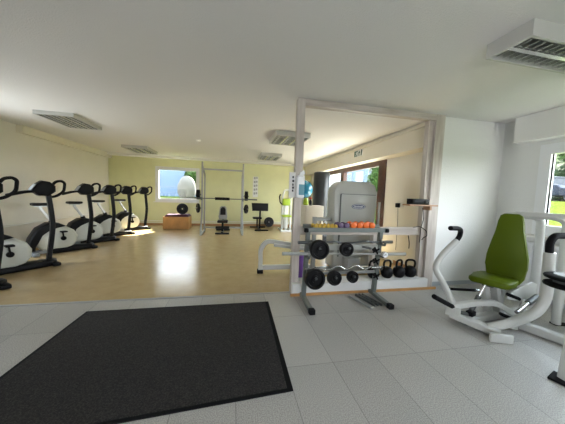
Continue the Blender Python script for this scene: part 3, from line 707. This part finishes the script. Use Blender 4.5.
MB().box((.89, 2.80, .955), (.05, .05, .05), bev=.01).build('end_cap', 'black_rubber', t, True)
MB().sweep([(.97, 2.92, .715), (1.94, 2.92, .715)], (.035, .07)).build('plate_beam', 'shroud_grey', t, True)
MB().sweep([(.97, 2.945, .365), (1.94, 2.945, .365)], (.03, .035)).build('plate_beam', 'grey_paint', t, True)
pins = [(1.05, .725), (1.44, .725), (1.72, .72), (1.02, .355), (1.28, .355), (1.53, .36)]
for x, z in pins:
    MB().cyl((x, 2.92, z), (x, 2.72, z+.02), .014).build('plate_pin', 'dark_steel', t, True)
G = 'black plates on the pins of the dumbbell rack'
P = [(.12, .08, 'large black plate on the upper left pin of the dumbbell rack', (1.06, 2.78, .72)), (.088, .06, 'medium black plate on the upper middle pin of the dumbbell rack', (1.42, 2.78, .72)),
     (.128, .09, 'large black plate on the lower left pin of the dumbbell rack', (1.02, 2.79, .352)), (.093, .06, 'medium black plate second along the lower pins of the rack', (1.28, 2.79, .352)),
     (.076, .05, 'smallest black plate, third along the lower pins of the rack', (1.53, 2.79, .358))]
for r, w, l, loc in P: plate(r, w, l, loc, (.05, -1, .05), G, hole=.016)
bars = 'bars lying across the dumbbell rack'
barbell('curl_bar', 'dark curl bar lying highest, just below the dumbbells', 'barbell', (.80, 2.83, .80), (2.10, 2.83, .80), .012, .16, .02,
        [(1.15, 2.83, .80), (1.25, 2.80, .82), (1.38, 2.83, .79), (1.55, 2.83, .79), (1.68, 2.80, .82), (1.78, 2.83, .80)], 'dark_steel', bars)
barbell('straight_bar', 'straight chrome bar with long grey sleeves, sticking out right of the rack', 'barbell', (.60, 2.79, .675), (2.29, 2.80, .64), .012, .32, .021, None, 'grey_paint', bars)
barbell('curl_bar', 'shiny wavy curl bar lying lowest on the dumbbell rack', 'barbell', (.90, 2.82, .47), (1.95, 2.82, .465), .012, .12, .014,
        [(1.12, 2.82, .475), (1.20, 2.82, .435), (1.34, 2.82, .51), (1.46, 2.82, .435), (1.58, 2.82, .51), (1.71, 2.82, .435), (1.80, 2.82, .475)], 'steel', bars)
cl = MB().lathe([(.016, 0), (.034, 0), (.034, .03), (.016, .03), (.016, 0)], frame((1.93, 2.74, .655), (1, 0, 0), (0, 0, 1)))
tag(cl.build('bar_collar', 'dispenser_white'), 'white ring collar hanging on the right upright of the rack', 'collar')
def clamp(label, loc):
    k = thing('clamp', label, 'clamp', loc, 0, 'black star clamps on the rack')
    MB().cyl((0, .03, 0), (0, -.03, 0), .022).build('body', 'black_plastic', k)
    b = MB()
    for a in range(4): b.sweep([(0, -.03, 0), (.05*cos(a*pi/2+.5), -.03, .05*sin(a*pi/2+.5))], (.018, .018))
    b.build('knob', 'black_plastic', k)
clamp('black star clamp low on the right upright', (1.89, 2.85, .345)); clamp('black star clamp high beside the right upright', (1.83, 2.80, .70))
clamp('black star clamp between the two beams, right end', (1.87, 2.84, .55))

def dumbbell(label, loc, r, m, L=.13, name='dumbbell', rz=0):
    t = thing(name, label, 'dumbbell', loc, rz, 'vinyl dumbbells on top of the rack')
    MB().cyl((0, -L/2, 0), (0, L/2, 0), r*.42, n=10).build('grip', m, t)
    for s in (-1, 1):
        MB().cyl((0, s*L/2-s*r*.55, 0), (0, s*L/2+s*r*.55, 0), r, n=16, bev=r*.25).build('weight_head', m, t)
zt = .972
Y = [1.02, 1.073, 1.126, 1.179, 1.232, 1.285]
names = ['yellow dumbbell at the far left end of the rack top', 'second yellow dumbbell from the left on the rack top', 'third yellow dumbbell from the left on the rack top',
         'fourth yellow dumbbell from the left on the rack top', 'fifth yellow dumbbell from the left on the rack top', 'yellow dumbbell next to the purple ones']
for x, l in zip(Y, names): dumbbell(l, (x, 2.89, zt+.027), .0255, 'yellow_vinyl', .10)
for x, l in ((1.352, 'purple dumbbell next to the yellow ones'), (1.432, 'purple dumbbell next to the orange ones')): dumbbell(l, (x, 2.89, zt+.039), .038, 'purple_vinyl', .11)
O = [(1.526, 'leftmost orange dumbbell on the rack top'), (1.612, 'second orange dumbbell from the left on the rack'), (1.70, 'third orange dumbbell from the left on the rack'), (1.788, 'orange dumbbell at the right end of the rack')]
for x, l in O: dumbbell(l, (x, 2.89, zt+.044), .0425, 'orange_vinyl', .10)

# steel parts lying on the floor by the rack
tag(MB().sweep([(1.62, 3.0, .014), (1.72, 2.62, .014)], (.03, .026)).build('flat_bar', 'grey_paint'), 'single grey steel bar lying on the tiles beside the rack', 'steel bar')
b = MB()
for k in range(3): b.sweep([(1.72+k*.05, 3.02, .016), (1.80+k*.05, 2.68, .016)], (.024, .03))
for k in range(4): b.box((1.79+k*.018, 2.95-k*.075, .016), (.13, .02, .02))
tag(b.build('bar_ladder', 'dark_steel'), 'dark steel ladder shaped bracket lying at the right rack foot', 'bracket')

# kettlebells
def kettlebell():
    t = thing('kettlebell', '', 'kettlebell', (0, 0, 0), 0, 'black kettlebells on the timber sill')
    MB().lathe([(0, 0), (.05, 0), (.06, .005), (.085, .04), (.092, .085), (.085, .125), (.06, .155), (.03, .17), (0, .172)]).build('body', 'black_iron', t)
    MB().sweep([(-.05, 0, .13), (-.072, 0, .19), (-.066, 0, .245), (-.035, 0, .265), (.035, 0, .265), (.066, 0, .245), (.072, 0, .19), (.05, 0, .13)], .016, .03).build('handle', 'black_iron', t)
    return t
kb = kettlebell()
kl = [(2.13, 3.26, 'black kettlebell half hidden by the right rack upright'), (2.36, 3.26, 'black kettlebell second from the left on the sill'), (2.57, 3.26, 'black kettlebell third from the left on the sill'), (2.77, 3.26, 'black kettlebell nearest the right timber post')]
for i, (x, y, l) in enumerate(kl):
    if i == 0: kb.location = (x, y, .16); kb['label'] = l
    else: dup(kb, (x, y, .16), radians((0, 12, 20, -15)[i]), l)
# shelf with music box
t = thing('wall_shelf', 'small brown wooden shelf fixed to the right timber post', 'shelf', (2.75, 3.1, 1.28))
MB().ext(2.50, 2.97, 3.03, 3.195, 1.282, 1.302).build('board', 'shelf_wood', t, True, smooth=False)
MB().ext(2.90, 2.93, 3.10, 3.235, 1.22, 1.282).build('bracket', 'shelf_wood', t, True, smooth=False)
t = thing('music_player', 'black flat music player on the wooden shelf', 'music player', (2.7, 3.09, 1.282))
MB().box((2.68, 3.10, 1.344), (.28, .13, .082), bev=.008).build('body', 'black_plastic', t, True)
MB().cyl((2.76, 3.035, 1.344), (2.76, 3.02, 1.344), .022).build('knob', 'black_satin', t, True)
MB().box((2.63, 3.034, 1.35), (.12, .004, .03)).build('display', 'car_glass', t, True)
t = thing('power_adapter', 'black power adapter plugged in the cream wall', 'power adapter', (XR, 4.45, 1.24))
MB().box((XR-.028, 4.45, 1.24), (.05, .1, .09), bev=.008).build('body', 'black_plastic', t, True)
MB().sweep([(XR-.02, 4.45, 1.2), (XR-.012, 4.44, .9), (XR-.012, 4.44, .3)], .004, .05, n=6).build('cord', 'ink', t, True)
tag(MB().ext(XR-.012, XR-.001, 4.32, 4.40, 1.2, 1.28, bev=.002).build('wall_socket', 'white_trim'), 'white wall socket beside the black adapter', 'socket')
tag(MB().sweep([(2.72, 3.2, .95), (2.84, 3.2, .965), (2.92, 3.15, .90), (2.93, 3.15, .82), (2.87, 3.15, .80), (2.85, 3.16, .76)], .006, .04, n=8).build('hanging_cable', 'black_rubber'), 'black cable looped over the timber rail near the right post', 'cable')
tag(MB().sweep([(2.86, 3.2, 1.25), (2.87, 3.17, 1.1), (2.83, 3.17, .95), (2.82, 3.17, .72)], .005, .04, n=8).build('dangling_cable', 'black_rubber'), 'thin black cable dangling below the wooden shelf', 'cable')
tag(MB().sweep([(2.66, 3.22, .82), (2.68, 3.21, .70), (2.67, 3.2, .62)], .007, .04, n=8).build('cable_end', 'black_rubber'), 'short black cable end hanging under the timber rail', 'cable')

# exit sign
t = thing('exit_sign', 'green exit sign with running figure and arrow on the cream soffit', 'sign', (3.1, 5.7, 2.48))
MB().ext(3.094, 3.1, 5.50, 5.92, 2.40, 2.56).build('panel', 'paper', t, True, smooth=False)
q = frame((3.092, 5.71, 2.48), (0, -1, 0), (0, 0, 1))
b = MB()
b.prism([(-.2, -.07), (-.02, -.07), (-.02, .07), (-.2, .07)], q, .003); b.build('green_field', 'exit_green', t, True, smooth=False)
b = MB(); qq = q @ Matrix.Translation((0, 0, .003))
b.prism([(-.12, .03), (-.10, .055), (-.085, .03)], qq, .002); b.prism([(-.15, -.05), (-.10, -.01), (-.13, .02), (-.08, .02), (-.075, -.01), (-.10, -.055), (-.09, -.01), (-.13, -.055)], qq, .002)
b.prism([(-.06, -.06), (-.035, -.06), (-.035, .05), (-.06, .05)], qq, .002); b.build('running_figure', 'logo_white', t, True, smooth=False)
b = MB(); b.prism([(.02, -.07), (.06, -.07), (.06, .0), (.10, .0), (.04, .07), (0, .0), (.02, .0)], q, .003); b.prism([(.12, -.07), (.16, -.07), (.19, .07), (.14, .07)], q, .003); b.build('arrow', 'exit_green', t, True, smooth=False)

# ------------------------------------------------------------------ radiator
t = thing('radiator', 'white ribbed panel radiator under the right window', 'radiator', (4.26, 1.7, .15))
b = MB(); b.ext(4.20, 4.235, .6, 2.72, .15, .82, bev=.008)
for k in range(36): b.box((4.195, .66+k*.0578, .485), (.012, .03, .6))
b.build('panel', 'radiator', t, True)
MB().ext(4.235, 4.31, .6, 2.72, .80, .825).build('top_grille', 'radiator', t, True, smooth=False)
MB().ext(4.28, 4.31, .6, 2.72, .16, .80).build('panel', 'radiator', t, True, smooth=False)
MB().cyl((4.22, 2.72, .2), (4.22, 2.82, .2), .03).build('valve', 'dispenser_white', t, True)
MB().cyl((4.26, 2.79, .2), (4.26, 2.79, .0), .009).build('pipe', 'white_trim', t, True)

# ------------------------------------------------------------------ chest press machine
t = thing('chest_press', 'white seated chest press with green seat and long lever arms', 'fitness machine', (3.0, 2.2, 0))
N = Vector((-.92, -.39, 0)); Lt = Vector((.39, -.92, 0)); C = Vector((3.19, 2.22, .845))
PW = .90
tilt = Vector((.07, .03, 1))
pad = [(-.15, -.40), (-.08, -.425), (.08, -.425), (.15, -.40), (.19, -.33), (.205, -.22), (.20, -.10), (.17, .05), (.135, .20), (.12, .32), (.11, .38), (.07, .405), (-.07, .405), (-.11, .38), (-.12, .32), (-.135, .20), (-.17, .05), (-.20, -.10), (-.205, -.22), (-.19, -.33)]
pad = [(x*PW, y) for x, y in pad]
MB().prism(pad, frame(C, Lt, tilt), .075, .025, 3).build('backrest', 'green_vinyl', t, True, angle=60)
MB().prism([(x*.97, y*.985) for x, y in pad], frame(C-N*.05, Lt, tilt), .02).build('back_shell', 'shroud_grey', t, True)
SCn = Vector((3.00, 2.20, .48))
seat = [(-.15, -.22), (.15, -.22), (.19, -.17), (.20, 0), (.185, .17), (.15, .215), (-.15, .215), (-.185, .17), (-.20, 0), (-.19, -.17)]
MB().prism(seat, frame(SCn, Lt, -N), .07, .025, 3).build('seat', 'green_vinyl', t, True, angle=60)
def px_(p): return Vector(p)
MB().sweep([(3.25, 2.25, 1.1), (3.27, 2.27, .75), (3.20, 2.27, .09)], (.07, .06), .1).build('back_post', 'white_paint', t, True)
MB().sweep([(3.04, 2.22, .44), (3.12, 2.2, .08)], (.09, .06)).build('seat_post', 'white_paint', t, True)
MB().sweep([(2.96, 2.27, .44), (3.02, 2.25, .08)], (.06, .07)).build('seat_post', 'white_paint', t, True)
MB().cyl((2.86, 2.18, .44), (2.73, 2.2, .14), .018).build('gas_strut', 'steel', t, True)
MB().cyl((2.80, 2.19, .30), (2.72, 2.2, .12), .026).build('strut_sleeve', 'dark_steel', t, True)
MB().prism([(-.05, 0), (.05, 0), (.06, .035), (-.06, .035)], frame((2.90, 2.17, .42), Lt, (0, 0, 1)), .1).build('seat_bracket', 'dark_steel', t, True)
# lever arms
MB().sweep([(2.48, 2.22, .22), (2.40, 2.28, .42), (2.32, 2.35, .59), (2.40, 2.35, .73), (2.60, 2.35, .91)], .034, .09, n=14).build('lever_arm', 'white_paint', t, True)
MB().sweep([(2.595, 2.35, .905), (2.63, 2.34, .97), (2.60, 2.31, 1.045), (2.53, 2.28, 1.065), (2.36, 2.22, 1.075)], .026, .05, n=12).build('grip', 'black_rubber', t, True)
MB().sweep([(2.47, 2.2, .18), (2.33, 2.15, .25), (2.06, 2.06, .385)], .025, .05, n=12).build('foot_grip', 'black_rubber', t, True)
MB().sweep([(2.66, 1.95, .06), (2.91, 1.85, .18), (3.05, 1.8, .28), (3.11, 1.78, .42), (3.11, 1.78, .60), (3.09, 1.78, .90)], .046, .12, n=16).build('lever_arm', 'white_paint', t, True)
MB().sweep([(3.09, 1.78, .86), (3.075, 1.78, 1.0), (3.12, 1.775, 1.07), (3.34, 1.76, 1.07)], .032, .06, n=12).build('grip', 'black_rubber', t, True)
b = MB(); b.sweep([(2.46, 2.2, .19), (2.70, 2.15, .24), (2.93, 2.10, .25), (3.05, 2.06, .17), (3.25, 2.0, .08)], (.06, .06), .06); b.build('cross_lever', 'white_paint', t, True)
b = MB(); b.sweep([(2.46, 2.22, .10), (2.69, 1.86, .045)], (.10, .07)); b.box((2.47, 2.2, .14), (.14, .10, .10), rz=-.9, bev=.008); b.build('front_base', 'white_paint', t, True)
MB().box((2.62, 1.80, .045), (.20, .035, .085), rz=-.35, bev=.005).build('foot_plate', 'white_paint', t, True)
b = MB(); b.cyl((2.50, 2.12, .10), (2.56, 2.10, .04), .03); b.cyl((2.52, 2.16, .13), (2.60, 2.12, .13), .024); b.build('adjuster', 'dark_steel', t, True)
MB().box((2.62, 2.12, .14), (.09, .07, .05), rz=.3, bev=.008).build('stop_block', 'black_rubber', t, True)
b = MB(); b.sweep([(2.55, 2.15, .05), (3.6, 2.25, .05)], (.09, .07)); b.sweep([(3.0, 1.95, .05), (3.2, 2.25, .05)], (.07, .06)); b.build('base_beam', 'white_paint', t, True)
MB().cyl((2.66, 2.45, .285), (3.0, 2.40, .27), .016).build('push_rod', 'black_rubber', t, True)
MB().cyl((2.62, 2.455, .285), (2.66, 2.45, .285), .026).build('rod_end', 'dark_steel', t, True)
MB().sweep([(3.0, 2.40, .27), (3.25, 2.36, .25)], .014).build('rod_tail', 'steel', t, True)
MB().cyl((2.98, 1.93, .22), (3.33, 2.0, .33), .02).build('gas_strut', 'steel', t, True)
MB().cyl((3.2, 1.975, .29), (3.36, 2.0, .34), .03).build('strut_sleeve', 'dark_steel', t, True)
MB().prism([(3.03, .30), (3.12, .38), (3.40, .48), (3.47, .45), (3.46, .30), (3.28, .25)], frame((0, 2.09, 0), (1, 0, 0), (0, 0, 1)), .03, .006).build('cover_plate', 'white_paint', t, True)
MB().sweep([(3.1, 2.0, .10), (3.18, 2.02, .30), (3.40, 2.02, .28)], .014, .04).build('bent_rod', 'white_paint', t, True)
for p in ((3.05, 2.02, .35), (2.98, 2.02, .13)): MB().box(p, (.12, .05, .03), rz=-.6, ry=.3, bev=.005).build('rubber_stop', 'black_rubber', t, True)
# weight tower of the press
MB().sweep([(3.22, 2.28, 1.22), (3.38, 2.2, 1.245), (3.48, 2.12, 1.22), (3.50, 2.12, 1.05), (3.50, 2.12, .06)], .040, .12, n=14).build('tower_tube', 'white_paint', t, True)
MB().sweep([(3.30, 2.2, 1.235), (3.47, 2.0, 1.245), (3.54, 1.92, 1.2), (3.545, 1.92, 1.05), (3.545, 1.92, .06)], .040, .12, n=14).build('tower_tube', 'white_paint', t, True)
MB().sweep([(3.25, 2.22, 1.255), (3.62, 1.60, 1.255)], (.05, .05)).build('top_bar', 'white_paint', t, True)
b = MB(); b.sweep([(3.14, 1.98, .045), (3.32, 1.45, .045)], (.10, .08)); b.sweep([(3.14, 1.98, .045), (3.58, 2.18, .045)], (.09, .08)); b.build('side_beam', 'white_paint', t, True)
MB().box((3.72, 1.98, .006), (.16, .07, .012), rz=-.3).build('foot_pad', 'black_rubber', t, True)

# ------------------------------------------------------------------ machine cut by the right edge
t = thing('leg_press', 'white machine column with two stacked black round pads at the right edge', 'fitness machine', (2.58, 1.3, 0))
b = MB(); b.sweep([(2.57, 1.31, .02), (2.60, 1.30, .62), (2.64, 1.30, 1.0)], (.055, .055)); b.build('column', 'white_paint', t, True)
MB().box((2.56, 1.32, .010), (.15, .11, .02), rz=.3, bev=.004).build('foot_plate', 'black_rubber', t, True)
b = MB(); b.sweep([(2.62, 1.30, .70), (2.91, 1.32, .70)], (.05, .05)); b.build('pad_arm', 'white_paint', t, True)
for z in (.645, .715):
    c = Matrix.Translation((2.91, 1.53, z)); MB().lathe([(.09, 0), (.13, 0), (.15, .008), (.155, .02), (.15, .032), (.13, .04), (.09, .04), (.09, 0)], c, 36).build('round_pad', 'black_rubber', t, True)
MB().cyl((2.91, 1.53, .64), (2.91, 1.53, .76), .09).build('pad_hub', 'dark_steel', t, True)
MB().sweep([(2.91, 1.53, .70), (2.91, 1.32, .70)], (.04, .04)).build('pad_arm', 'white_paint', t, True)
